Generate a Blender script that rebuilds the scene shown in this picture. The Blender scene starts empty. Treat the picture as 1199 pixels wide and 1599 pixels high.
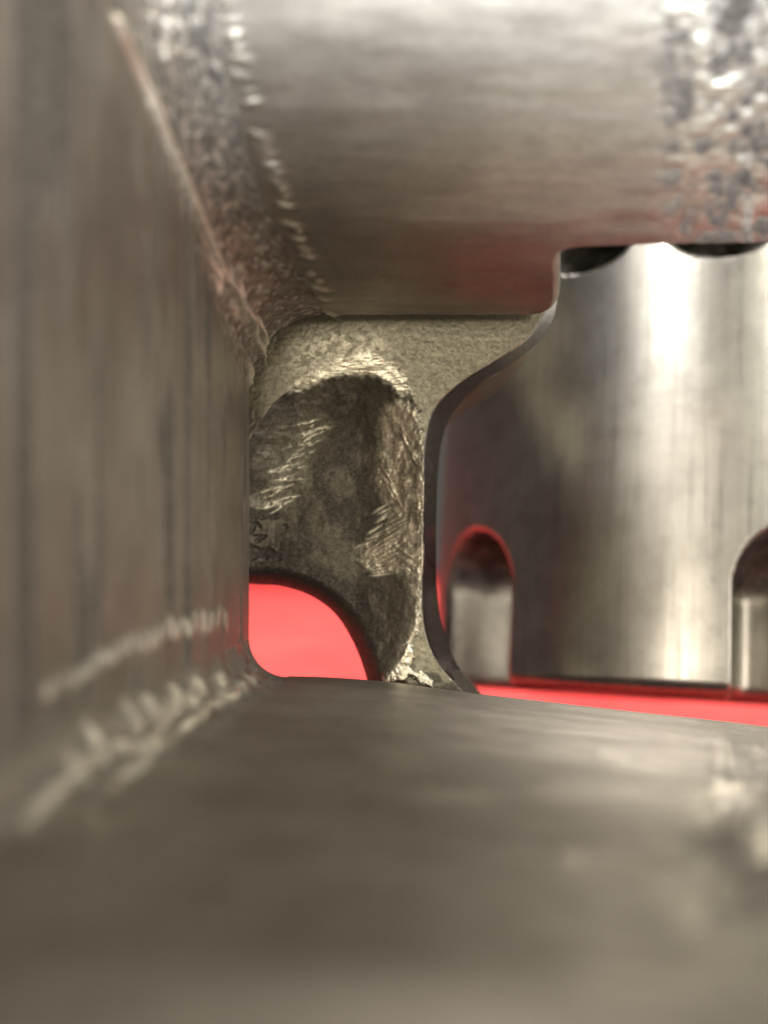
import bpy, math, random
import numpy as np
from mathutils import Vector, Matrix
from mathutils.geometry import delaunay_2d_cdt

# ------------------------------------------------------------------ camera, world, lamps, exposure
scene = bpy.context.scene
C = scene.collection
U = 3.0e-5                 # one modelling unit = 0.03 mm
FO = 1500.0                # focal length in photo pixels
VX, VY = 590.0, 880.0      # where the optical axis meets the picture
CAMZ = 0.220               # modelling frame: x right, y up in the picture, z towards the lens at CAMZ
HC = 0.0166                # height of the lens above the red mat (m)

def turn(v):
    """modelling frame -> world (z up, lens looks along +y)"""
    v = np.asarray(v, float)
    return np.stack([v[..., 0], CAMZ - v[..., 2], v[..., 1] + HC], -1)
W0, H0 = 1199.0, 1599.0

cd = bpy.data.cameras.new('camera')
cam = bpy.data.objects.new('camera', cd)
C.objects.link(cam)
cam.location = (0, 0, HC)
cam.rotation_euler = (math.pi / 2, 0, 0)          # looks level along +y
cd.sensor_fit = 'VERTICAL'
cd.sensor_height = 36.0
cd.lens = 36.0 * FO / H0
cd.shift_x = -(VX - (W0 - 1) / 2) / H0
cd.shift_y = (VY - (H0 - 1) / 2) / H0
cd.clip_start = 0.0005
cd.clip_end = 10.0
cd.dof.use_dof = True
cd.dof.focus_distance = 0.0465
cd.dof.aperture_fstop = 36.0 * FO / H0 / 1.05     # 1.05 mm entrance pupil
cd.dof.aperture_blades = 0
scene.camera = cam

wd = bpy.data.worlds.new('World')
scene.world = wd
wd.use_nodes = True
bg = wd.node_tree.nodes['Background']
bg.inputs['Color'].default_value = (1.0, 0.93, 0.83, 1)
bg.inputs['Strength'].default_value = 0.12

def lamp(name, loc, target, size, power, col, size_y=None):
    ld = bpy.data.lights.new(name, 'AREA')
    ld.energy = power
    ld.color = col
    ld.size = size
    if size_y:
        ld.shape = 'RECTANGLE'
        ld.size_y = size_y
    o = bpy.data.objects.new(name, ld)
    C.objects.link(o)
    loc = Vector(turn(loc)); target = Vector(turn(target))
    o.location = loc
    o.rotation_euler = (target - loc).to_track_quat('-Z', 'Y').to_euler()
    return o

# (positions in the modelling frame)
lamp('low_front_fill', (0.10, -0.52, 0.72), (0, 0.01, 0.19), 0.20, 16.0, (0.87, 0.94, 1.0))  # added light, lower than the bench, brightens the upper block's underside
lamp('behind_lens_fill', (-0.15, 0.06, 0.92), (0, 0, 0.16), 0.20, 2.5, (1.0, 0.90, 0.74))  # unseen light added behind the lens for the web and recess
lamp('behind_lens_fill_right', (0.26, -0.02, 0.92), (0, 0, 0.16), 0.14, 1.4, (1.0, 0.90, 0.70))  # second unseen light added behind the lens, to the right
lamp('lower_block_fill', (0.50, 0.50, 0.66), (0, 0, 0.20), 0.25, 7.5, (1.0, 0.97, 0.83))  # unseen fill added to brighten the lower block
lamp('cylinder_streak_light', (-0.20, 0.55, 0.72), (0, 0, 0.20), 0.13, 4.4, (1.0, 0.97, 0.90))  # unseen light added to put a bright streak on the cylinder
lamp('mat_fill', (0.10, 0.76, -0.14), (0.02, 0, 0.08), 0.4, 17.0, (1.0, 0.95, 0.88))  # unseen light added above the mat to brighten it
lamp('side_wall_fill', (0.70, -0.005, 0.42), (0, 0, 0.17), 0.25, 3.8, (1.0, 0.91, 0.83), 0.5)  # unseen fill from the right, added to brighten the side wall

vs = scene.view_settings
vs.view_transform = 'Standard'
vs.look = 'None'
vs.exposure = -0.35
vs.gamma = 1.0
scene.render.engine = 'CYCLES'
scene.cycles.max_bounces = 8
scene.cycles.glossy_bounces = 6

# ------------------------------------------------------------------ helpers
MPI = Matrix.Translation((0, -0.045, 0))
rng = np.random.default_rng(7)

def P(px, py, d):
    """photo pixel + depth (units) -> world metres"""
    px = np.asarray(px, float); py = np.asarray(py, float); d = np.asarray(d, float)
    return np.stack([(px - VX) / FO * d * U, (VY - py) / FO * d * U, CAMZ - d * U], -1)

def to_px(p):
    d = (CAMZ - p[..., 2]) / U
    return VX + p[..., 0] / U / d * FO, VY - p[..., 1] / U / d * FO

_tab = rng.random((256, 256))
def vnoise(x, y, seed=0):
    x = np.asarray(x, float) + seed * 17.31; y = np.asarray(y, float) + seed * 9.77
    xi = np.floor(x).astype(int); yi = np.floor(y).astype(int)
    fx = x - xi; fy = y - yi
    fx = fx * fx * (3 - 2 * fx); fy = fy * fy * (3 - 2 * fy)
    g = lambda a, b: _tab[a & 255, b & 255]
    return ((g(xi, yi) * (1 - fx) + g(xi + 1, yi) * fx) * (1 - fy)
            + (g(xi, yi + 1) * (1 - fx) + g(xi + 1, yi + 1) * fx) * fy)

def fbm(x, y, oct=4, seed=0):
    a = 0.0; amp = 0.5; tot = 0.0
    for i in range(oct):
        a = a + amp * vnoise(x, y, seed + i * 3); tot += amp
        x = x * 2.03; y = y * 2.03; amp *= 0.5
    return a / tot

def sstep(a, b, x):
    t = np.clip((x - a) / (b - a), 0, 1)
    return t * t * (3 - 2 * t)

def smooth_poly(pts, n=200, closed=False):
    """Catmull-Rom through the points, resampled evenly by length"""
    p = np.array(pts, float)
    if closed:
        q = np.vstack([p[-1], p, p[0], p[1]])
    else:
        q = np.vstack([2 * p[0] - p[1], p, 2 * p[-1] - p[-2]])
    out = []
    for i in range(1, len(q) - 2):
        t = np.linspace(0, 1, 24, endpoint=False)[:, None]
        a, b, c, d = q[i - 1], q[i], q[i + 1], q[i + 2]
        out.append(0.5 * ((2 * b) + (c - a) * t + (2 * a - 5 * b + 4 * c - d) * t ** 2
                          + (-a + 3 * b - 3 * c + d) * t ** 3))
    out.append(q[-2][None])
    return resample(np.vstack(out), n)

def resample(p, n, w=None):
    s = np.concatenate([[0], np.cumsum(np.linalg.norm(np.diff(p, axis=0), axis=1))])
    t = np.linspace(0, s[-1], n) if w is None else w * s[-1]
    return np.stack([np.interp(t, s, p[:, k]) for k in range(p.shape[1])], -1)

def dist_poly(px, py, poly):
    """distance to an open polyline"""
    best = np.full(np.shape(px), 1e9)
    for a, b in zip(poly[:-1], poly[1:]):
        dx, dy = b - a
        L = dx * dx + dy * dy + 1e-9
        t = np.clip(((px - a[0]) * dx + (py - a[1]) * dy) / L, 0, 1)
        best = np.minimum(best, np.hypot(px - a[0] - t * dx, py - a[1] - t * dy))
    return best

def inside(px, py, poly):
    c = np.zeros(np.shape(px), bool)
    n = len(poly)
    for i in range(n):
        x0, y0 = poly[i]; x1, y1 = poly[i - 1]
        cond = ((y0 > py) != (y1 > py))
        xx = (x1 - x0) * (py - y0) / ((y1 - y0) if y1 != y0 else 1e-9) + x0
        c ^= cond & (px < xx)
    return c

def sdf(px, py, poly):
    """positive inside"""
    d = dist_poly(px, py, np.vstack([poly, poly[:1]]))
    return np.where(inside(px, py, poly), d, -d)

def grid_faces(nr, nc, wrap_r=False, flip=False):
    r = np.arange(nr if wrap_r else nr - 1); c = np.arange(nc - 1)
    R, Cc = np.meshgrid(r, c, indexing='ij')
    R2 = (R + 1) % nr
    f = np.stack([R * nc + Cc, R * nc + Cc + 1, R2 * nc + Cc + 1, R2 * nc + Cc], -1).reshape(-1, 4)
    return f[:, ::-1] if flip else f

def vert_normals(v, quads):
    a = v[quads[:, 2]] - v[quads[:, 0]]; b = v[quads[:, 3]] - v[quads[:, 1]]
    fn = np.cross(a, b)
    vn = np.zeros_like(v)
    for k in range(4):
        np.add.at(vn, quads[:, k], fn)
    return vn / (np.linalg.norm(vn, axis=1, keepdims=True) + 1e-20)

def build(name, v, quads, mat, parent=None, normals=None, attrs=None, uv=None, ngons=()):
    """one mesh object out of a subset of quads of a larger vertex array; normals kept from the whole"""
    used = np.unique(quads)
    for g in ngons:
        used = np.union1d(used, g)
    remap = np.full(len(v), -1); remap[used] = np.arange(len(used))
    q = remap[quads]
    faces = q.tolist() + [remap[np.array(g)].tolist() for g in ngons]
    me = bpy.data.meshes.new(name)
    me.from_pydata(turn(v[used]).tolist(), [], faces)
    for k, a in (attrs or {}).items():
        at = me.attributes.new(k, 'FLOAT', 'POINT')
        at.data.foreach_set('value', np.ascontiguousarray(a[used], dtype=np.float32))
    if uv is not None:
        ul = me.uv_layers.new(name='UVMap')
        vi = np.zeros(len(me.loops), dtype=np.int32)
        me.loops.foreach_get('vertex_index', vi)
        ul.data.foreach_set('uv', np.ascontiguousarray(uv[used][vi].ravel(), dtype=np.float32))
    me.polygons.foreach_set('use_smooth', np.ones(len(me.polygons), bool))
    if normals is not None:
        nn = normals[used]
        me.normals_split_custom_set_from_vertices(np.stack([nn[:, 0], -nn[:, 2], nn[:, 1]], -1).tolist())
    me.materials.append(mat)
    o = bpy.data.objects.new(name, me)
    C.objects.link(o)
    setpar(o, parent)
    return o

def setpar(o, parent):
    if parent is not None:
        o.parent = parent
        if parent.parent is None: o.matrix_parent_inverse = MPI

# ------------------------------------------------------------------ materials
def nt(name):
    m = bpy.data.materials.new(name); m.use_nodes = True
    t = m.node_tree
    return m, t, t.nodes['Principled BSDF']

def N(t, kind, **kw):
    n = t.nodes.new(kind)
    for k, v in kw.items():
        if k.startswith('_'):
            setattr(n, k[1:], v)
        else:
            n.inputs[k].default_value = v
    return n

def ramp(t, src, lo, hi, a=0.0, b=1.0):
    n = t.nodes.new('ShaderNodeMapRange')
    n.inputs[1].default_value = lo; n.inputs[2].default_value = hi
    n.inputs[3].default_value = a; n.inputs[4].default_value = b
    t.links.new(src, n.inputs[0])
    return n.outputs[0]

def mix(t, fac, a, b):
    n = t.nodes.new('ShaderNodeMix'); n.data_type = 'RGBA'
    for s, i in ((fac, 0), (a, 6), (b, 7)):
        if isinstance(s, (int, float)): n.inputs[i].default_value = s
        elif isinstance(s, tuple): n.inputs[i].default_value = (*s, 1)
        else: t.links.new(s, n.inputs[i])
    return n.outputs[2]

def math_(t, op, a, b=0.0):
    n = t.nodes.new('ShaderNodeMath'); n.operation = op
    for s, i in ((a, 0), (b, 1)):
        if isinstance(s, (int, float)): n.inputs[i].default_value = s
        else: t.links.new(s, n.inputs[i])
    return n.outputs[0]

def noise(t, vec, scale, detail=4, rough=0.55):
    n = t.nodes.new('ShaderNodeTexNoise')
    n.inputs['Scale'].default_value = scale
    n.inputs['Detail'].default_value = detail
    n.inputs['Roughness'].default_value = rough
    t.links.new(vec, n.inputs['Vector'])
    return n.outputs['Fac']

def steel(name, base, dark, bright, rough, wear_rough, su, sv, bump=0.15, speck=0.35, speck_scale=9.0,
          rust=(0.16, 0.07, 0.035), brush=0.5, metallic=1.0):
    """worn steel: brushed along U, speckled with oxide; point attributes wear / grime / rust mark bare and dirty spots, painted glints and shade"""
    m, t, b = nt(name)
    tc = t.nodes.new('ShaderNodeTexCoord')
    mp = t.nodes.new('ShaderNodeMapping'); mp.inputs['Scale'].default_value = (su, sv, 1)
    t.links.new(tc.outputs['UV'], mp.inputs['Vector'])
    ob = t.nodes.new('ShaderNodeMapping'); ob.inputs['Scale'].default_value = (1000, 1000, 1000)
    t.links.new(tc.outputs['Object'], ob.inputs['Vector'])
    brushed = noise(t, mp.outputs[0], 1.0, 6, 0.65)
    sp = noise(t, ob.outputs[0], speck_scale, 5, 0.7)
    big = noise(t, ob.outputs[0], 0.45, 4, 0.6)
    A = lambda k: N(t, 'ShaderNodeAttribute', _attribute_name=k).outputs['Fac']
    wear_glint, grime_shade, rst = A('wear_glint'), A('grime_shade'), A('rust')
    col = mix(t, ramp(t, big, 0.35, 0.68), base, tuple(x * 0.78 for x in base))
    col = mix(t, math_(t, 'MULTIPLY', ramp(t, brushed, 0.48, 0.66), brush), col, dark)
    col = mix(t, math_(t, 'MULTIPLY', ramp(t, sp, 0.50, 0.64), speck), col, dark)
    g = math_(t, 'MULTIPLY', grime_shade, ramp(t, sp, 0.30, 0.55, 0.55, 1.0))
    col = mix(t, g, col, (0.030, 0.025, 0.018))
    r = math_(t, 'MULTIPLY', rst, ramp(t, sp, 0.46, 0.58))
    col = mix(t, r, col, rust)
    w = math_(t, 'MULTIPLY', wear_glint, ramp(t, sp, 0.66, 0.45, 0.35, 1.0))
    col = mix(t, w, col, bright)
    t.links.new(col, b.inputs['Base Color'])
    ro = math_(t, 'ADD', ramp(t, brushed, 0.3, 0.7, rough - 0.07, rough + 0.07), math_(t, 'MULTIPLY', g, 0.20))
    ro = math_(t, 'ADD', math_(t, 'MULTIPLY', ro, math_(t, 'SUBTRACT', 1.0, w)), math_(t, 'MULTIPLY', w, wear_rough))
    t.links.new(ro, b.inputs['Roughness'])
    t.links.new(math_(t, 'SUBTRACT', metallic, math_(t, 'MAXIMUM', math_(t, 'MULTIPLY', r, 0.8), math_(t, 'MULTIPLY', g, 0.75))), b.inputs['Metallic'])
    bp = N(t, 'ShaderNodeBump', Strength=bump, Distance=2.0e-5)
    h = math_(t, 'ADD', math_(t, 'MULTIPLY', brushed, 1.0), math_(t, 'MULTIPLY', sp, 0.8))
    t.links.new(h, bp.inputs['Height'])
    t.links.new(bp.outputs[0], b.inputs['Normal'])
    return m

M_frame = steel('brushed_frame_steel', (0.37, 0.335, 0.29), (0.20, 0.175, 0.15), (0.90, 0.84, 0.72),
                0.48, 0.42, 0.35, 1.2, bump=0.14, speck=0.4, speck_scale=4.0, brush=0.5)
M_web = steel('gritty_web_steel', (0.23, 0.212, 0.160), (0.070, 0.062, 0.044), (0.88, 0.82, 0.66),
              0.46, 0.46, 3.0, 3.0, bump=0.12, speck=0.6, speck_scale=8.0, brush=0.25)
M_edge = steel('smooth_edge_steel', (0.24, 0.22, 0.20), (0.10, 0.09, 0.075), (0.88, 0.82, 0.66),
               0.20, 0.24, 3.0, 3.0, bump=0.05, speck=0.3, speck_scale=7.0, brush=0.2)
M_cyl = steel('polished_cylinder_steel', (0.46, 0.44, 0.405), (0.24, 0.22, 0.195), (0.86, 0.82, 0.75),
              0.34, 0.28, 1.6, 0.05, bump=0.10, speck=0.35, speck_scale=0.5, brush=0.6)
M_bore = steel('chamber_bore_steel', (0.10, 0.095, 0.09), (0.03, 0.03, 0.03), (0.80, 0.76, 0.70),
               0.45, 0.25, 1.0, 1.0, bump=0.1)

def mat_mat():
    m, t, b = nt('red_silicone')
    tc = t.nodes.new('ShaderNodeTexCoord')
    ob = t.nodes.new('ShaderNodeMapping'); ob.inputs['Scale'].default_value = (1000, 1000, 1000)
    t.links.new(tc.outputs['Object'], ob.inputs['Vector'])
    big = noise(t, ob.outputs[0], 0.06, 4)
    fine = noise(t, ob.outputs[0], 1.4, 4)
    col = mix(t, ramp(t, big, 0.35, 0.65), (0.86, 0.055, 0.055), (0.80, 0.085, 0.08))
    dust = noise(t, ob.outputs[0], 0.35, 5, 0.7)
    col = mix(t, ramp(t, dust, 0.60, 0.80, 0.0, 0.22), col, (0.85, 0.30, 0.28))
    t.links.new(col, b.inputs['Base Color'])
    b.inputs['Roughness'].default_value = 0.8
    b.inputs['Specular IOR Level'].default_value = 0.2
    bp = N(t, 'ShaderNodeBump', Strength=0.2, Distance=1e-4)
    t.links.new(fine, bp.inputs['Height']); t.links.new(bp.outputs[0], b.inputs['Normal'])
    return m
M_red = mat_mat()

# ------------------------------------------------------------------ dark bench and the red mat on it
def sheet(name, xs, ys, zfun, mat, label, thick, corner=None, ang=0.0):
    """a thin slab: its top a fine sheet, its rim carried down"""
    Xm, Ym = np.meshgrid(xs, ys, indexing='xy')
    n, m = len(ys), len(xs)
    if corner:                                            # laid askew: turned about its near right corner
        ca, sa = math.cos(ang), math.sin(ang)
        Xm, Ym = corner[0] + Xm * ca + Ym * sa, corner[1] - Xm * sa + Ym * ca
    v = np.stack([Xm, zfun(Xm, Ym) - HC, CAMZ - Ym], -1).reshape(-1, 3)          # modelling frame
    loop = np.concatenate([np.arange(m), np.arange(1, n) * m + m - 1, (n - 1) * m + np.arange(m - 2, -1, -1), np.arange(n - 2, 0, -1) * m])
    b = v[loop].copy(); b[:, 1] -= thick
    k = len(loop); i = np.arange(k); j = (i + 1) % k; o = len(v)
    q = np.vstack([grid_faces(n, m), np.stack([loop[j], loop[i], o + i, o + j], -1)])
    ob = build(name, np.vstack([v, b]), q, mat)
    ob['kind'] = 'structure'; ob['label'] = label
    return ob
M_bench = bpy.data.materials.new('bench_top'); M_bench.use_nodes = True
_t = M_bench.node_tree; _b = _t.nodes['Principled BSDF']
_tc = _t.nodes.new('ShaderNodeTexCoord')
_n = noise(_t, _tc.outputs['Object'], 40.0, 5)
_t.links.new(mix(_t, _n, (0.055, 0.048, 0.040), (0.085, 0.075, 0.062)), _b.inputs['Base Color'])
_b.inputs['Roughness'].default_value = 0.6
sheet('bench_top', np.linspace(-0.6, 0.6, 40), np.linspace(0.022, 3.0, 40), lambda X, Y: -0.0022 + 0 * X, M_bench,
      'dull dark bench top under the red mat', 0.02)
sheet('mat', -1.3 * np.linspace(1, 0, 150) ** 2.0, 1.9 * np.linspace(0, 1, 150) ** 2.0,
      lambda X, Y: -0.0004 + (fbm(X * 45, Y * 45, 3, 5) - 1.0) * 0.0007 * np.clip(Y / 0.05, 0.2, 3.0), M_red,
      'smooth bright red mat seen through the gaps of the steel frame', 0.001, (0.050, 0.0460), math.radians(20))

# ------------------------------------------------------------------ the revolver: an empty that holds its parts
root = bpy.data.objects.new('revolver', None)
C.objects.link(root)
root.empty_display_size = 0.01
root.location = (0, 0.045, 0)
root['label'] = 'worn bare steel revolver frame with fluted cylinder swung open over red mat'
root['category'] = 'revolver'

# ---- window of the frame: one swept skin (upper block, corner, side wall, corner, lower block)
D = 1500.0
def Yc(d):   e = np.clip(1 - d, 0, 1); return 390 + 850 * e ** 2 + 1600 * e ** 3
def Xw(d):   e = np.clip(1 - d, 0, 1); return -(202 + 330 * e ** 2)
_fx = np.arange(-400, 2400, 10.0)
_fy = np.interp(_fx, [300, 400, 500, 600, 750, 870, 1199, 1600], [1056, 1057, 1059, 1066, 1086, 1098, 1134, 1175])
_fy = np.convolve(np.pad(_fy, 10, mode='edge'), np.hanning(21) / np.hanning(21).sum(), mode='valid')
def floor_far(px): return np.interp(px, _fx, _fy)
def Yf(px, d):
    e = np.clip(1 - d, 0, 1)
    tilt = (floor_far(px) - 1058) * d ** 1.0
    y = -(178 + 55 * e ** 2) - tilt
    # groove and rounded lip towards the lens
    y = y + 3.5 * np.exp(-((d - 0.325) / 0.02) ** 2) - 900 * np.clip(0.27 - d, 0, 1) ** 1.5
    return y
R2 = 62.0
def R1f(d): return 75.0 + 45.0 * sstep(0.75, 1.0, d)
# far border of the upper block, photo pixels
cf = smooth_poly([(508, 497), (600, 495), (760, 491), (820, 490), (846, 487), (860, 474), (864, 450), (865, 425), (867, 404),
                  (878, 392), (905, 384.5), (1000, 381), (1100, 379), (1199, 378), (1600, 374)], 900)
def solve_d(py):
    d = np.full(np.shape(py), 0.9)
    for _ in range(60):
        d = d - (Yc(d) - (VY - py) * d) / (-1700 * (1 - d) - 4800 * (1 - d) ** 2 - (VY - py))
    return np.clip(d, 0.4, 1.0)
nA, nB, nW, nE, nF = 420, 70, 260, 60, 300
wA = np.linspace(1, 0, nA)
ceil_far = resample(cf, nA, wA ** 1.0)
# denser columns round the step
wgt = 1 + 9 * np.exp(-((cf[:, 0] - 866) / 14) ** 2)
cum = np.concatenate([[0], np.cumsum(wgt[1:] * np.linalg.norm(np.diff(cf, axis=0), axis=1))]); cum /= cum[-1]
ceil_far = np.stack([np.interp(wA, cum, cf[:, k]) for k in range(2)], -1)
far_d = np.ones(nA + nB + nW + nE + nF)
cd_ = solve_d(ceil_far[:, 1]); cd_[ceil_far[:, 1] > 488.5] = np.minimum(1.0, cd_[ceil_far[:, 1] > 488.5])
far_d[:nA] = cd_
near_d = np.concatenate([np.full(nA, 0.50), np.linspace(0.50, 0.40, nB), np.linspace(0.40, 0.36, nW),
                         np.linspace(0.36, 0.22, nE), np.full(nF, 0.22)])
nS = len(far_d); nV = 300
vv = np.linspace(0, 1, nV)[:, None]
dd = near_d + (far_d - near_d) * vv                     # (nV, nS)

def ring(dd, off):
    """profile of the window at depth dd, grown outwards by off"""
    Xo = np.zeros_like(dd); Yo = np.zeros_like(dd); nx = np.zeros_like(dd); ny = np.zeros_like(dd)
    # upper block
    s = slice(0, nA); d = dd[:, s]
    pxl = VX + (Xw(d) + R1f(d)) / d
    t = (ceil_far[:, 0] - ceil_far[-1, 0]) / (ceil_far[0, 0] - ceil_far[-1, 0])
    px = ceil_far[:, 0] + (pxl - ceil_far[-1, 0]) * (1 - t) ** 6
    Xo[:, s] = (px - VX) * d; Yo[:, s] = Yc(d) + off; nx[:, s] = 0; ny[:, s] = -1
    # upper corner
    s = slice(nA, nA + nB); d = dd[:, s]; a = np.linspace(0, 1, nB + 2)[1:-1] * math.pi / 2
    R1 = R1f(d); cx = Xw(d) + R1; cy = Yc(d) - R1
    Xo[:, s] = cx - np.sin(a) * (R1 + off); Yo[:, s] = cy + np.cos(a) * (R1 + off)
    nx[:, s] = np.sin(a); ny[:, s] = -np.cos(a)
    # side wall
    s = slice(nA + nB, nA + nB + nW); d = dd[:, s]
    pxf = VX + (Xw(d) + R2) / d
    y0 = Yc(d) - R1f(d); y1 = Yf(np.clip(pxf, 300, 2000), d) + R2
    t = np.linspace(0, 1, nW)
    Xo[:, s] = Xw(d) - off; Yo[:, s] = y0 + (y1 - y0) * t; nx[:, s] = 1
    # lower corner
    s = slice(nA + nB + nW, nA + nB + nW + nE); d = dd[:, s]; a = np.linspace(0, 1, nE + 2)[1:-1] * math.pi / 2
    pxf = VX + (Xw(d) + R2) / d
    cx = Xw(d) + R2; cy = Yf(np.clip(pxf, 300, 2000), d) + R2
    Xo[:, s] = cx - np.cos(a) * (R2 + off); Yo[:, s] = cy - np.sin(a) * (R2 + off)
    nx[:, s] = np.cos(a); ny[:, s] = np.sin(a)
    # lower block
    s = slice(nA + nB + nW + nE, nS); d = dd[:, s]
    pxf = VX + (Xw(d) + R2) / d
    t = np.linspace(0, 1, nF)
    px = pxf + (1600 - pxf) * t
    Xo[:, s] = (px - VX) * d; Yo[:, s] = Yf(np.clip(px, 300, 2000), d) - off; ny[:, s] = 1
    return Xo, Yo, nx, ny

def world(Xo, Yo, d):
    return np.stack([Xo * U, Yo * U, CAMZ - d * D * U], -1)

Xi, Yi, nx, ny = ring(dd, 0.0)
pxi = VX + Xi / dd; pyi = VY - Yi / dd
sl = np.concatenate([[0], np.cumsum(np.hypot(np.diff(Xi[-1]), np.diff(Yi[-1])))])   # length along the profile (units)
S = np.broadcast_to(sl, dd.shape)
seg = np.zeros(nS, int); seg[nA:] = 1; seg[nA + nB:] = 2; seg[nA + nB + nW:] = 3; seg[nA + nB + nW + nE:] = 4
SEG = np.broadcast_to(seg, dd.shape)
Dv = dd * D
disp = np.zeros_like(dd); wear_glint = np.zeros_like(dd); grime_shade = np.zeros_like(dd); rust = np.zeros_like(dd)
# long shallow grinding waves along the profile
disp += (fbm(S / 130, Dv / 22, 3, 1) - 0.5) * 1.6
disp += (fbm(S / 420, Dv / 70, 2, 2) - 0.5) * (4.0 + 5.0 * (SEG == 4))
# pitted, cast-looking zone at the right of the upper block and of the lower block
pit = fbm(pxi / 24, pyi / 24, 4, 11)
zu = sstep(985, 1075, pxi + 60 * (fbm(pxi / 60, pyi / 60, 3, 4) - 0.5)) * (SEG == 0)
zl = sstep(1040, 1130, pxi + 120 * (fbm(pxi / 90, pyi / 90, 3, 6) - 0.5)) * sstep(1120, 1170, pyi) * (1 - sstep(1390, 1480, pyi)) * (SEG == 4)
disp += zu * (np.abs(pit - 0.5) * 8 - 1.5) + zl * ((fbm(pxi / 55, pyi / 55, 3, 12) - 0.5) * 18)
wear_glint += zu * sstep(0.50, 0.66, pit) * 0.22 + zl * sstep(0.5, 0.62, fbm(pxi / 60, pyi / 60, 3, 13)) * 0.9
grime_shade += zu * sstep(0.50, 0.38, pit) * 0.85 + zl * sstep(0.45, 0.36, fbm(pxi / 60, pyi / 60, 3, 13)) * 0.6
grime_shade += sstep(1150, 1165, pxi) * (1 - sstep(1165, 1180, pxi)) * (SEG == 0) * sstep(0.35, 0.5, fbm(pxi / 15, pyi / 30, 3, 14)) * 1.0
# pitted and rusty upper corner
cn = fbm(S / 9, Dv / 9, 4, 21)
ccor = (SEG == 1) * 1.0
disp += ccor * (cn - 0.5) * 1.4
grime_shade += ccor * (0.35 + 0.55 * sstep(0.42, 0.6, cn))
wear_glint += ccor * sstep(0.62, 0.72, fbm(S / 7, Dv / 7, 3, 23)) * 0.35
rust += ccor * sstep(300, 420, pyi) * 0.45
# raised burr where the wall runs into the upper corner
burr = smooth_poly([(176, 25), (236, 160), (296, 300), (345, 420), (372, 468), (396, 508), (412, 540)], 60)
db = dist_poly(pxi, pyi, burr)
k = np.exp(-(db / 5.0) ** 2) * (SEG >= 1) * (SEG <= 2) * (1 - 0.85 * sstep(420, 520, pyi))
disp += k * 9; wear_glint += k * 1.0; grime_shade *= (1 - k)
def mark(px, py, L, Wd, ang, lift=5.0, w=1.0, segs=(0, 1, 2, 3, 4)):
    """one tool mark: a short bright gouge with a raised lip"""
    global disp, wear_glint
    c, s = math.cos(ang), math.sin(ang)
    m = (np.abs(pxi - px) < L * 1.2) & (np.abs(pyi - py) < L * 1.2) & np.isin(SEG, segs)
    if not m.any(): return
    a = (pxi[m] - px) * c + (pyi[m] - py) * s
    b = -(pxi[m] - px) * s + (pyi[m] - py) * c
    kk = np.exp(-(a / (L * 0.5)) ** 4) * np.exp(-(b / (Wd * 0.5)) ** 2)
    disp[m] += kk * lift
    grime_shade[m] *= 1 - 0.9 * np.clip(kk, 0, 1)
    wear_glint[m] = np.maximum(wear_glint[m], kk * w)
rnd = random.Random(3)
# chatter marks between corner and upper block
dl = smooth_poly([(352, -20), (362, 40), (376, 98), (396, 170), (415, 240), (440, 300), (462, 360), (482, 412), (500, 452), (514, 486)], 40)
for i in range(40):
    x, y = dl[i]
    if 170 < y < 205 or rnd.random() < 0.2: continue
    mark(x + rnd.uniform(-6, 5), y + rnd.uniform(-4, 4), rnd.uniform(12, 34), rnd.uniform(3.5, 6), math.radians(rnd.uniform(5, 32)), 5.0, rnd.uniform(0.6, 1), (0, 1))
for i in range(14):                                     # spots near the top of that corner
    mark(rnd.uniform(238, 285), rnd.uniform(-10, 120), rnd.uniform(14, 24), rnd.uniform(6, 9), rnd.uniform(0, 3), 3, 0.5, (0, 1))
# torn flakes at the deep end of the burr
fl = smooth_poly([(345, 430), (372, 472), (394, 510), (408, 545), (400, 572), (390, 610)], 34)
for i in range(34):
    x, y = fl[i]
    mark(x + rnd.uniform(-10, 14), y + rnd.uniform(-8, 8), rnd.uniform(26, 44), rnd.uniform(5, 9), math.radians(rnd.uniform(66, 88)), 4.0, rnd.uniform(0.6, 1), (1, 2))
# row of upright chatter marks low on the wall
wl = smooth_poly([(350, 968), (300, 978), (250, 990), (205, 1008), (160, 1030), (115, 1058), (75, 1085)], 26)
for i in range(26):
    x, y = wl[i]
    mark(x, y + rnd.uniform(-5, 5), rnd.uniform(26, 40), rnd.uniform(5, 8), math.radians(rnd.uniform(80, 100)), 4, rnd.uniform(0.5, 1.0), (2, 3))
grime_shade += (SEG == 3) * sstep(0.40, 0.6, fbm(S / 20, Dv / 40, 3, 35)) * 0.7
# long bright gouges in the lower corner
for pts, wd_, w in (([(392, 1062), (330, 1100), (265, 1150), (215, 1195), (180, 1235)], 8, 1.0),
                    ([(300, 1085), (255, 1120), (225, 1160), (150, 1180), (90, 1230), (45, 1285)], 10, 0.9)):
    pl = smooth_poly(pts, 40)
    dp = dist_poly(pxi + 14 * (fbm(pxi / 22, pyi / 22, 3, 31) - 0.5), pyi + 26 * (fbm(pxi / 18, pyi / 26, 3, 32) - 0.5), pl)
    kk = np.exp(-(dp / wd_) ** 2) * (SEG >= 2) * (0.55 + 0.6 * sstep(0.4, 0.6, fbm(pxi / 20, pyi / 20, 2, 33)))
    disp += kk * 5; wear_glint = np.maximum(wear_glint, np.clip(kk * 1.3, 0, 1) * w); grime_shade *= 1 - np.clip(kk, 0, 1)
for x, y, L in ((275, 1085, 40), (235, 1105, 44), (205, 1118, 60), (150, 1158, 66), (120, 1200, 50), (150, 1285, 34), (310, 1072, 34), (345, 1062, 26)):
    mark(x, y, L, 14, math.radians(60), 5, 0.85, (2, 3, 4))
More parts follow.
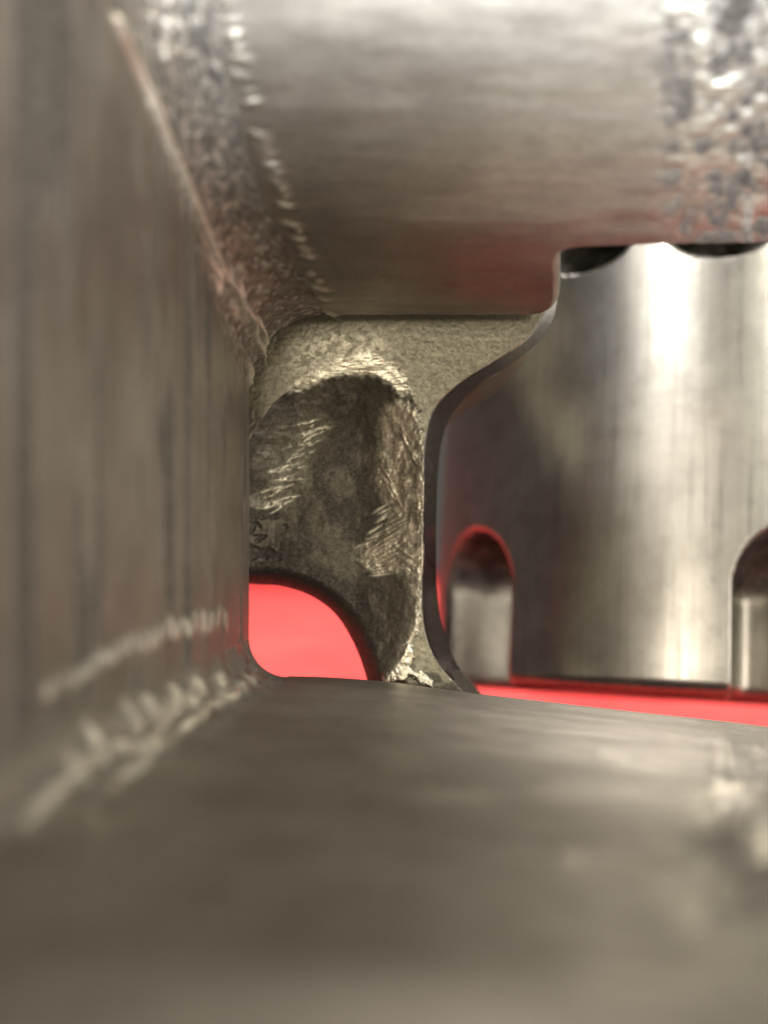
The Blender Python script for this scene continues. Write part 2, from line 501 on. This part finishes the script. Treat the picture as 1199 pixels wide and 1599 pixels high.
for x, y, L, a in ((1000, 1195, 120, 0.12), (885, 1340, 40, 0.2), (960, 1180, 60, 0.2), (700, 1240, 120, 0.05)):
    mark(x, y, L, 18, a, 2, 0.3, (4,))
# dark long streaks down the wall
grime_shade += (SEG == 2) * sstep(0.50, 0.60, fbm(S / 200, Dv / 30, 3, 41)) * 0.9
Xd = Xi + nx * disp; Yd = Yi + ny * disp
inner = world(Xd, Yd, dd)
# rounded far lip, back and outer skin
tf = np.stack([np.gradient(Xi[-1]), np.gradient(-dd[-1] * D)], -1)
tf /= np.linalg.norm(tf, axis=1, keepdims=True) + 1e-9
rows = [inner]
fx, fd = Xi[-1], dd[-1]
lipn = np.zeros((nS, 2)); lipn[:, 1] = 1.0                         # (X, depth) direction that leads off the far border
lipn[:nA, 0] = -tf[:nA, 1] * -1; lipn[:nA, 1] = np.abs(tf[:nA, 0])
lipn[:nA, 0] = np.abs(tf[:nA, 1]) * (np.gradient(dd[-1][:nA]) != 0)
for e, f in ((5.0, 2.0), (9.0, 6.0), (11.0, 12.0)):
    p = np.stack([(Xd[-1] - nx[-1] * f + lipn[:, 0] * e) * U, (Yd[-1] - ny[-1] * f) * U, CAMZ - (fd * D + lipn[:, 1] * e) * U], -1)
    rows.append(p[None])
T = 330.0; TL = 265.0
last = rows[-1][0]
def outer(dval, off):
    Xo, Yo, _, _ = ring(dval[None], off)
    return Xo[0], Yo[0]
Xo, Yo = outer(fd, T)
rows.append(np.stack([np.where(seg == 0, last[:, 0], Xo * U), np.where(seg == 4, last[:, 1] - TL * U, Yo * U), last[:, 2]], -1)[None])
Xo, Yo = outer(near_d, T)
rows.append(world(Xo, np.where(seg >= 3, np.maximum(Yo, last[:, 1] / U - TL), Yo), near_d)[None])
Xo, Yo = outer(near_d, 25)
rows.append(world(Xo, Yo, near_d - 0.012)[None])
V = np.concatenate(rows, 0)
nR = V.shape[0]
quads = grid_faces(nR, nS, wrap_r=True, flip=False)
Vf = V.reshape(-1, 3)
vn = vert_normals(Vf, quads)
mid = (150 * nS + nA + nB + nW // 2)
if vn[mid, 0] < 0:
    quads = quads[:, ::-1]; vn = -vn
def padrow(a):
    extra = np.zeros((nR - nV, nS)); extra[:3] = a[-1]
    return np.concatenate([a, extra], 0).reshape(-1)
attrs = dict(wear_glint=np.clip(padrow(wear_glint), 0, 1), grime_shade=np.clip(padrow(grime_shade), 0, 1), rust=np.clip(padrow(rust), 0, 1))
uvS = np.concatenate([S, np.repeat(S[-1:], nR - nV, 0)], 0) * 0.03
uvD = np.concatenate([Dv, Dv[-1:] + np.arange(1, nR - nV + 1)[:, None] * 5], 0) * 0.03
uv = np.stack([uvS.reshape(-1), uvD.reshape(-1)], -1)
colidx = np.min(quads % nS, axis=1)
cut1 = nA + nB // 2; cut2 = nA + nB + nW + nE // 2
for nm, lo, hi in (('upper_block', 0, cut1), ('side_wall', cut1, cut2), ('lower_block', cut2, nS)):
    sel = quads[(colidx >= lo) & (colidx < hi)]
    ng = []
    if nm == 'upper_block': ng = [[r * nS for r in range(nR)]]
    if nm == 'lower_block': ng = [[r * nS + nS - 1 for r in range(nR)][::-1]]
    build(nm, Vf, sel, M_frame, root, vn if not ng else None, attrs, uv, ng)

# ---- the web across the far end of the window, with its milled recess
DW = 1.03 * D
outer_o = smooth_poly([(869, 455), (867, 480), (860, 503), (836, 538), (790, 572), (742, 603), (707, 643), (689, 690), (682, 760),
                       (680, 860), (682, 930), (692, 985), (713, 1037), (746, 1082), (775, 1112)], 400)
inner_o = smooth_poly([(852, 455), (850, 478), (840, 502), (812, 535), (765, 566), (715, 598), (676, 638), (662, 690), (659, 760),
                       (658, 860), (657, 930), (662, 985), (682, 1035), (725, 1085), (745, 1112)], 90)
hole = smooth_poly([(325, 903), (360, 908), (400, 912), (440, 915), (485, 930), (523, 958), (550, 1000), (568, 1045), (577, 1085), (579, 1112)], 200)
rim = smooth_poly([(340, 760), (372, 712), (398, 668), (428, 628), (470, 594), (515, 570), (560, 560), (600, 570), (632, 600), (650, 640), (658, 700),
                   (661, 780), (660, 860), (656, 925), (648, 975), (632, 1015), (610, 1050), (598, 1075), (592, 1130), (450, 1150), (300, 1140), (300, 900)], 160, closed=True)
nU, nWv = 420, 520
tu = np.linspace(0, 1, nU); tu = 1 - (1 - tu) ** 1.25
tv = np.linspace(0, 1, nWv)
Bc = resample(np.array([[579, 1112], [775, 1112.0]]), nU, tu)
Tc = resample(np.array([[325, 455], [869, 455.0]]), nU, tu)
Lc = resample(np.vstack([[[325, 455.0]], hole]), nWv, tv)
Rc = resample(outer_o, nWv, tv)
u_, v_ = np.meshgrid(tu, tv, indexing='xy')
u3 = u_[..., None]; v3 = v_[..., None]
G = ((1 - v3) * Tc[None] + v3 * Bc[None] + (1 - u3) * Lc[:, None] + u3 * Rc[:, None]
     - ((1 - u3) * (1 - v3) * Tc[0] + u3 * (1 - v3) * Tc[-1] + (1 - u3) * v3 * Bc[0] + u3 * v3 * Bc[-1]))
gx, gy = G[..., 0], G[..., 1]
# jitter of the torn rim
jx = gx + 6 * (fbm(gx / 14, gy / 14, 3, 51) - 0.5); jy = gy + 6 * (fbm(gx / 14, gy / 14, 3, 52) - 0.5)
s_rim = sdf(jx, jy, rim)
poly_in = np.vstack([inner_o, [[0, 1112], [0, 455]]])
d_in = dist_poly(gx, gy, inner_o)
ins = inside(gx, gy, poly_in)
s_out = np.where(ins, 0, d_in)                       # how far over the right-hand shoulder
d_hole = dist_poly(gx, gy, hole)
Hh = 78.0; Rr = 128.0
sr = np.clip(s_rim / Rr, 0, 1)
flat = 20 * np.exp(-((gx - 560) / 75) ** 4) * (1 - sstep(610, 710, gy))             # upper rim is broken back to a shelf
s2 = np.clip((s_rim - flat) / (Rr - 20), 0, 1)
h = np.where(s_rim > 0, Hh * (1 - (1 - s2) ** 1.5) + 0.3 * np.minimum(s_rim, flat), 0.0)
rec = s_rim > 0
wshoulder = 30.0
h = h + 9.0 * (np.sqrt(s_out ** 2 + 16.0) - 4.0)
hb = np.clip((30 - d_hole) / 30, 0, 0.995) * rec
h = h + 120 * (1 - np.sqrt(1 - hb ** 2))
wear_glint = np.zeros_like(gx); grime_shade = np.zeros_like(gx); rust = np.zeros_like(gx)
# lapped, gouged right wall of the recess (bare metal)
bare = smooth_poly([(592, 652), (622, 622), (646, 640), (656, 690), (660, 780), (659, 870), (656, 935), (646, 990), (626, 1040), (606, 1075), (600, 1060),
                    (618, 1000), (632, 940), (622, 900), (592, 884), (566, 884), (562, 862), (588, 838), (606, 806), (594, 770), (586, 730), (592, 695)], 120, closed=True)
wx = gx + 16 * (fbm(gx / 10, gy / 12, 3, 61) - 0.5); wy = gy + 22 * (fbm(gx / 10, gy / 12, 3, 62) - 0.5)
s_b = sdf(wx, wy, bare)
kb = sstep(-7, 7, s_b)
h = h - kb * 5 + kb * (fbm(gx / 14, gy / 26, 3, 63) - 0.5) * 4.0
wear_glint += kb * (0.65 + 0.35 * sstep(0.42, 0.6, fbm(gx / 12, gy / 14, 3, 64)))
# rows of slanting file strokes on the bare wall
for (x, y, ang, nn, step) in ((622, 770, 25, 12, 7), (600, 820, -28, 12, 7), (585, 850, -25, 10, 7), (575, 872, -15, 12, 6), (630, 700, 60, 8, 7), (625, 880, 30, 10, 7), (600, 760, 55, 8, 7)):
    for i in range(nn):
        cx = x + rnd.uniform(-5, 5) + i * step * 0.35; cy = y + i * step * 0.75 - nn * step * 0.35
        a = math.radians(ang + rnd.uniform(-8, 8)); L = rnd.uniform(22, 40)
        aa = (gx - cx) * math.cos(a) + (gy - cy) * math.sin(a); bb = -(gx - cx) * math.sin(a) + (gy - cy) * math.cos(a)
        kk = np.exp(-(aa / (L * .5)) ** 4) * np.exp(-(bb / 2.0) ** 2) * rec
        h = h - kk * 1.3; wear_glint = np.maximum(wear_glint, kk)
# bright, torn upper rim
cres = smooth_poly([(452, 612), (486, 582), (520, 562), (565, 553), (602, 562), (632, 592), (640, 618), (622, 612), (596, 592), (560, 584), (520, 588), (486, 602)], 80, closed=True)
s_c = sdf(gx + 18 * (fbm(gx / 9, gy / 9, 3, 71) - 0.5), gy + 14 * (fbm(gx / 9, gy / 9, 3, 72) - 0.5), cres)
kc = sstep(-6, 7, s_c)
h = h + kc * (fbm(gx / 24, gy / 7, 3, 73) - 0.5) * 6 + kc * 1
wear_glint = np.maximum(wear_glint, kc * 0.95)
# faint halo of scuffs above that rim, to the left
kh = np.exp(-(dist_poly(gx, gy, smooth_poly([(478, 560), (500, 545), (540, 540), (580, 545)], 20)) / 26) ** 2) * (~rec)
wear_glint += kh * 0.28 * sstep(0.4, 0.6, fbm(gx / 8, gy / 8, 3, 74))
# dull floor of the recess: crusty oxide, chatter at the left
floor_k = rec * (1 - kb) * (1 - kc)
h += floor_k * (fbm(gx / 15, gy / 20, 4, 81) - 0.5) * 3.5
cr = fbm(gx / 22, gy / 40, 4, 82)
grime_shade += rec * sstep(60, 22, d_hole) * 1.0  # bevel by the hole darkened: shade painted over its red reflection
grime_shade += floor_k * (0.60 + 0.36 * sstep(0.36, 0.62, cr))
h += floor_k * (fbm(gx / 12, gy / 60, 3, 86) - 0.5) * 2.0
chat = floor_k * sstep(505, 465, gx) * sstep(640, 670, gy)
h += chat * (fbm(gx / 36, gy / 14, 3, 83) - 0.5) * 4
glint = np.zeros_like(gx)  # raised scratch strokes, brightened in colour to stand for glints
for i_ in range(34):
    f_ = i_ / 33.0
    cx = 486 - 62 * f_ + rnd.uniform(-16, 16); cy = 664 + 128 * f_ + rnd.uniform(-5, 5)
    a = math.radians(rnd.uniform(-34, -6)); L = rnd.uniform(10, 42); w_ = rnd.uniform(1.2, 3.2)
    aa = (gx - cx) * math.cos(a) + (gy - cy) * math.sin(a)
    bb = -(gx - cx) * math.sin(a) + (gy - cy) * math.cos(a) + 5 * (fbm(gx / 12, gy / 12, 2, 87) - 0.5)
    glint = np.maximum(glint, np.exp(-(aa / (L * .5)) ** 4) * np.exp(-(bb / w_) ** 2) * rnd.uniform(0.3, 1.0))
glint = glint * rec * sstep(0.30, 0.55, fbm(gx / 9, gy / 9, 3, 90))
h += glint * -3.0
sheen = floor_k * np.exp(-((gx - 455 + (gy - 725) * 0.45) / 42) ** 2) * sstep(630, 670, gy) * (1 - sstep(780, 850, gy))  # dark coat thinned here to paint a soft sheen
grime_shade *= 1 - 0.5 * sheen
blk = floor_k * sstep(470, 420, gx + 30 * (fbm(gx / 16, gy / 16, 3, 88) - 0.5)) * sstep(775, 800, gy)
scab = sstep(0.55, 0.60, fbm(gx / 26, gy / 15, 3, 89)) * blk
grime_shade = np.maximum(grime_shade, blk) * (1 - 0.45 * scab); h -= scab * 2.5
wear_glint = np.maximum(wear_glint, glint); grime_shade *= (1 - glint)
# olive, smoother lens low in the recess
lens = smooth_poly([(640, 905), (648, 950), (628, 1010), (603, 1062), (588, 1040), (590, 980), (600, 920), (620, 890)], 60, closed=True)
kl = sstep(-3, 3, sdf(wx, wy, lens)); wear_glint *= (1 - kl * 0.85); grime_shade = grime_shade * (1 - kl) + kl * 0.45
# smear of bare metal at the foot
foot = smooth_poly([(612, 1062), (622, 1030), (640, 1000), (644, 1018), (638, 1040), (660, 1052), (676, 1068), (662, 1070), (640, 1054), (626, 1064)], 60, closed=True)
kf = sstep(-2, 3, sdf(wx, wy, foot)); wear_glint = np.maximum(wear_glint, kf * 0.9); h -= kf * 4
grime_shade += (~rec) * sstep(1010, 1060, gy) * sstep(0.4, 0.6, fbm(gx / 20, gy / 20, 3, 91)) * 0.8
# gritty face outside the recess
h += (~rec) * (s_out <= 0) * (fbm(gx / 5, gy / 5, 3, 92) - 0.5) * 0.8
h += (s_out > 0) * (fbm(gx / 14, gy / 14, 3, 93) - 0.5) * 1.2
# nicked right edge of the recess
h += np.exp(-((gx - 657) / 5) ** 2) * sstep(600, 640, gy) * (1 - sstep(960, 1000, gy)) * (fbm(gx / 6, gy / 9, 3, 94) - 0.4) * 4

dw = DW + h
Vw = P(gx, gy, dw * 1.0)
# keep the face flat in space: scale picture offsets to the plane of the web
nrow, ncol = gx.shape
Vw = Vw.reshape(-1, 3)
quads = grid_faces(nrow, ncol, flip=True)
vn = vert_normals(Vw, quads)
if vn[(nrow // 8) * ncol + ncol // 2, 2] < 0:
    quads = quads[:, ::-1]; vn = -vn
attrs = dict(wear_glint=np.clip(wear_glint, 0, 1).reshape(-1), grime_shade=np.clip(grime_shade, 0, 1).reshape(-1), rust=np.clip(rust, 0, 1).reshape(-1))
uv = np.stack([gx.reshape(-1), gy.reshape(-1)], -1) * 0.03
fm = quads
cl_rec = (s_rim.reshape(-1)[fm] > 0).sum(1) >= 2
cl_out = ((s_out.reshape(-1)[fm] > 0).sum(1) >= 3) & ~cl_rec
# back of the web: border carried straight back and closed
loop = np.concatenate([np.arange(ncol), np.arange(1, nrow) * ncol + ncol - 1,
                       (nrow - 1) * ncol + np.arange(ncol - 2, -1, -1), np.arange(nrow - 2, 0, -1) * ncol])
lg = P(gx.reshape(-1)[loop], gy.reshape(-1)[loop], dw.reshape(-1)[loop])
bk1 = lg.copy(); bk1[:, :2] *= 0.985; bk1[:, 2] -= 14 * U
bk2 = bk1.copy(); bk2[:, 2] = CAMZ - (DW + 420) * U
nb = len(loop)
Vall = np.vstack([Vw, bk1, bk2]); o1 = len(Vw); o2 = o1 + nb
i = np.arange(nb); j = (i + 1) % nb
bq = np.vstack([np.stack([loop[i], loop[j], o1 + j, o1 + i], -1), np.stack([o1 + i, o1 + j, o2 + j, o2 + i], -1)])
c0 = Vall[bq[5]].mean(0)
web = build('web', Vall, np.vstack([fm[~cl_rec & ~cl_out]]), M_web, root, np.vstack([vn, np.zeros((2 * nb, 3)) + (0, 0, 1)]),
            {k: np.concatenate([a, np.zeros(2 * nb)]) for k, a in attrs.items()}, np.vstack([uv, np.zeros((2 * nb, 2))]))
build('milled_recess', Vw, fm[cl_rec], M_web, web, vn, attrs, uv)
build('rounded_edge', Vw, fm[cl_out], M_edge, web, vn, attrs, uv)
build('back', Vall, bq, M_web, web, None, {k: np.concatenate([a * 0, np.zeros(2 * nb)]) for k, a in attrs.items()},
      np.vstack([uv, np.zeros((2 * nb, 2))]), [list(range(o2, o2 + nb))])

# ---- the fluted cylinder, swung out behind the frame
CR, CL = 19.4e-3, 46.0e-3
nth, nz = 600, 220
PITCH = math.radians(72)
PHI = math.radians(7.5)                       # a flute faces the lens a little to the right
th = np.linspace(0, 2 * math.pi, nth, endpoint=False)
def wrap(a): return (a + math.pi) % (2 * math.pi) - math.pi
def flute_depth(th, z):
    """z from 0 (lower end) to CL; flutes run from the lower end up to a rounded run-out"""
    out = np.zeros(np.broadcast(th, z).shape)
    for k in range(5):
        x = wrap(th - PHI - k * PITCH) * CR
        w = 4.7e-3; zt = 11.4e-3
        rr = np.hypot(x, np.clip(z - (zt - w), 0, None))
        out = np.maximum(out, 8.2e-3 * np.clip(1 - (rr / w) ** 2, 0, 1) ** 0.75)
    return out
NOTCH = [math.radians(a) for a in (-9.5, -36.0, 62.5, 36.0, 134.5, 108.0, 206.5, 180.0, 278.5, 252.0)]
def notch(th, z):
    """signed measure of the oval stop notches: >0 inside"""
    best = np.full(np.broadcast(th, z).shape, -9.0)
    for a in NOTCH:
        e = np.hypot(wrap(th - a) * CR / 3.4e-3, (z - 30.8e-3) / 2.1e-3)
        best = np.maximum(best, 1 - e)
    return best
zs = np.concatenate([[0, 0.0002, 0.0005], np.linspace(0.0009, CL - 0.0012, nz), [CL - 0.0006, CL]])
cham = np.zeros(len(zs)); cham[:3] = [0.0008, 0.0004, 0.0001]; cham[-2:] = [0.0001, 0.0005]
TH, ZZ = np.meshgrid(th, zs, indexing='xy')
nk = notch(TH, ZZ)
RR = CR - cham[:, None] - flute_depth(TH, ZZ) - 5.0e-3 * sstep(-0.02, 0.4, nk)
# local frame: axis = Z', angle 0 faces the lens
loc = np.stack([RR * np.sin(TH), RR * np.cos(TH), ZZ], -1)      # x' right, y' towards lens, z' along axis
def cyl_world(p):
    t = math.radians(-8.0); ro = math.radians(3.5)
    x, y, z = p[..., 0], p[..., 1], p[..., 2]
    X = x * math.cos(ro) + z * math.sin(ro); z2 = -x * math.sin(ro) + z * math.cos(ro)
    return np.stack([CX + X, CY + z2 * math.cos(t) - y * math.sin(t), CZ + y * math.cos(t) + z2 * math.sin(t)], -1)
CX, CY, CZ = 23.85e-3, -11.0e-3, CAMZ - 78.2e-3
nzz = len(zs)
Vc = cyl_world(loc).reshape(-1, 3)
ii, kk = np.meshgrid(np.arange(nth), np.arange(nzz - 1), indexing='xy')
qc = np.stack([kk * nth + ii, kk * nth + (ii + 1) % nth, (kk + 1) * nth + (ii + 1) % nth, (kk + 1) * nth + ii], -1).reshape(-1, 4)
vn = vert_normals(Vc, qc)
if np.dot(vn[80 * nth], Vc[80 * nth] - cyl_world(np.array([0, 0, zs[80]]))) < 0:
    qc = qc[:, ::-1]
# end face with five chamber mouths and the arbor hole
CHR, CHC = 4.6e-3, 10.6e-3
holes = [(CHC * math.sin(PHI + PITCH * (k + 0.5)), CHC * math.cos(PHI + PITCH * (k + 0.5)), CHR) for k in range(5)] + [(0, 0, 2.6e-3)]
rim2 = [(float(loc[-1, i, 0]), float(loc[-1, i, 1])) for i in range(nth)]
pts = [Vector(p) for p in rim2]; faces_c = [list(range(nth))]
for (hx, hy, hr) in holes:
    b0 = len(pts); m = 64
    pts += [Vector((hx + hr * math.sin(2 * math.pi * i / m), hy + hr * math.cos(2 * math.pi * i / m))) for i in range(m)]
    faces_c.append(list(range(b0, b0 + m)))
edges = []
for f in faces_c:
    edges += [(f[i], f[(i + 1) % len(f)]) for i in range(len(f))]
vo, eo, fo, *_ = delaunay_2d_cdt(pts, edges, [], 0, 1e-7)
rimp = np.array(rim2)
tri = []
for f in fo:
    c = sum((vo[i] for i in f), Vector((0, 0))) / len(f)
    if any((c.x - hx) ** 2 + (c.y - hy) ** 2 < (hr * 0.998) ** 2 for hx, hy, hr in holes): continue
    if not inside(np.array([c.x]), np.array([c.y]), rimp)[0]: continue
    tri.append(list(f))
vtop = cyl_world(np.array([[p.x, p.y, CL] for p in vo]))
vbot = cyl_world(np.array([[0, 0, 0.0]]))
def plain(name, v, faces, mat, parent, smooth=True, uvv=None, wearv=None):
    me = bpy.data.meshes.new(name)
    me.from_pydata(turn(v).tolist(), [], faces)
    me.polygons.foreach_set('use_smooth', np.full(len(me.polygons), smooth))
    if uvv is not None:
        ul = me.uv_layers.new(name='UVMap')
        vi = np.zeros(len(me.loops), dtype=np.int32); me.loops.foreach_get('vertex_index', vi)
        ul.data.foreach_set('uv', np.ascontiguousarray(uvv[vi].ravel(), dtype=np.float32))
    at = me.attributes.new('wear_glint', 'FLOAT', 'POINT')
    if wearv is not None: at.data.foreach_set('value', np.asarray(wearv, dtype=np.float32))
    me.materials.append(mat)
    o = bpy.data.objects.new(name, me); C.objects.link(o); setpar(o, parent)
    return o
uvc = np.stack([(TH * CR * 1000).reshape(-1), (ZZ * 1000).reshape(-1)], -1)
body_faces = qc.tolist() + [list(range(nth))[::-1]]
cyl = plain('cylinder', Vc, body_faces, M_cyl, root, True, uvc, sstep(-0.16, -0.04, nk).reshape(-1) * (1 - sstep(0.0, 0.06, nk).reshape(-1)))
ga = cyl.data.attributes.new('grime_shade', 'FLOAT', 'POINT')  # notch insides darkened; shade painted on the flute run-outs
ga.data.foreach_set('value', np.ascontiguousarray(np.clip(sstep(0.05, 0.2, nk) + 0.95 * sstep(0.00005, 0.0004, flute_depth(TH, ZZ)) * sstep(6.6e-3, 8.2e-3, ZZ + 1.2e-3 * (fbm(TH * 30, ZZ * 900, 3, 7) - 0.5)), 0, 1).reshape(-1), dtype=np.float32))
plain('end_face', vtop, tri, M_cyl, cyl, False, np.array([[p.x * 1000, p.y * 1000] for p in vo]))
for (hx, hy, hr) in holes[:5]:
    m = 64
    prof = [(hr, CL + 0.00002), (hr - 0.00035, CL - 0.0005), (hr - 0.0004, CL - 0.001), (hr - 0.0004, CL - 0.030), (0.0001, CL - 0.030)]
    vb = []; wv = []
    for j2, (r, z) in enumerate(prof):
        for i2 in range(m):
            a = 2 * math.pi * i2 / m
            vb.append((hx + r * math.sin(a), hy + r * math.cos(a), z)); wv.append(1.0 if j2 < 2 else 0.0)
    fb = [[j2 * m + i2, j2 * m + (i2 + 1) % m, (j2 + 1) * m + (i2 + 1) % m, (j2 + 1) * m + i2] for j2 in range(len(prof) - 1) for i2 in range(m)]
    plain('chamber', cyl_world(np.array(vb)), fb, M_bore, cyl, True, np.zeros((len(vb), 2)), wv)
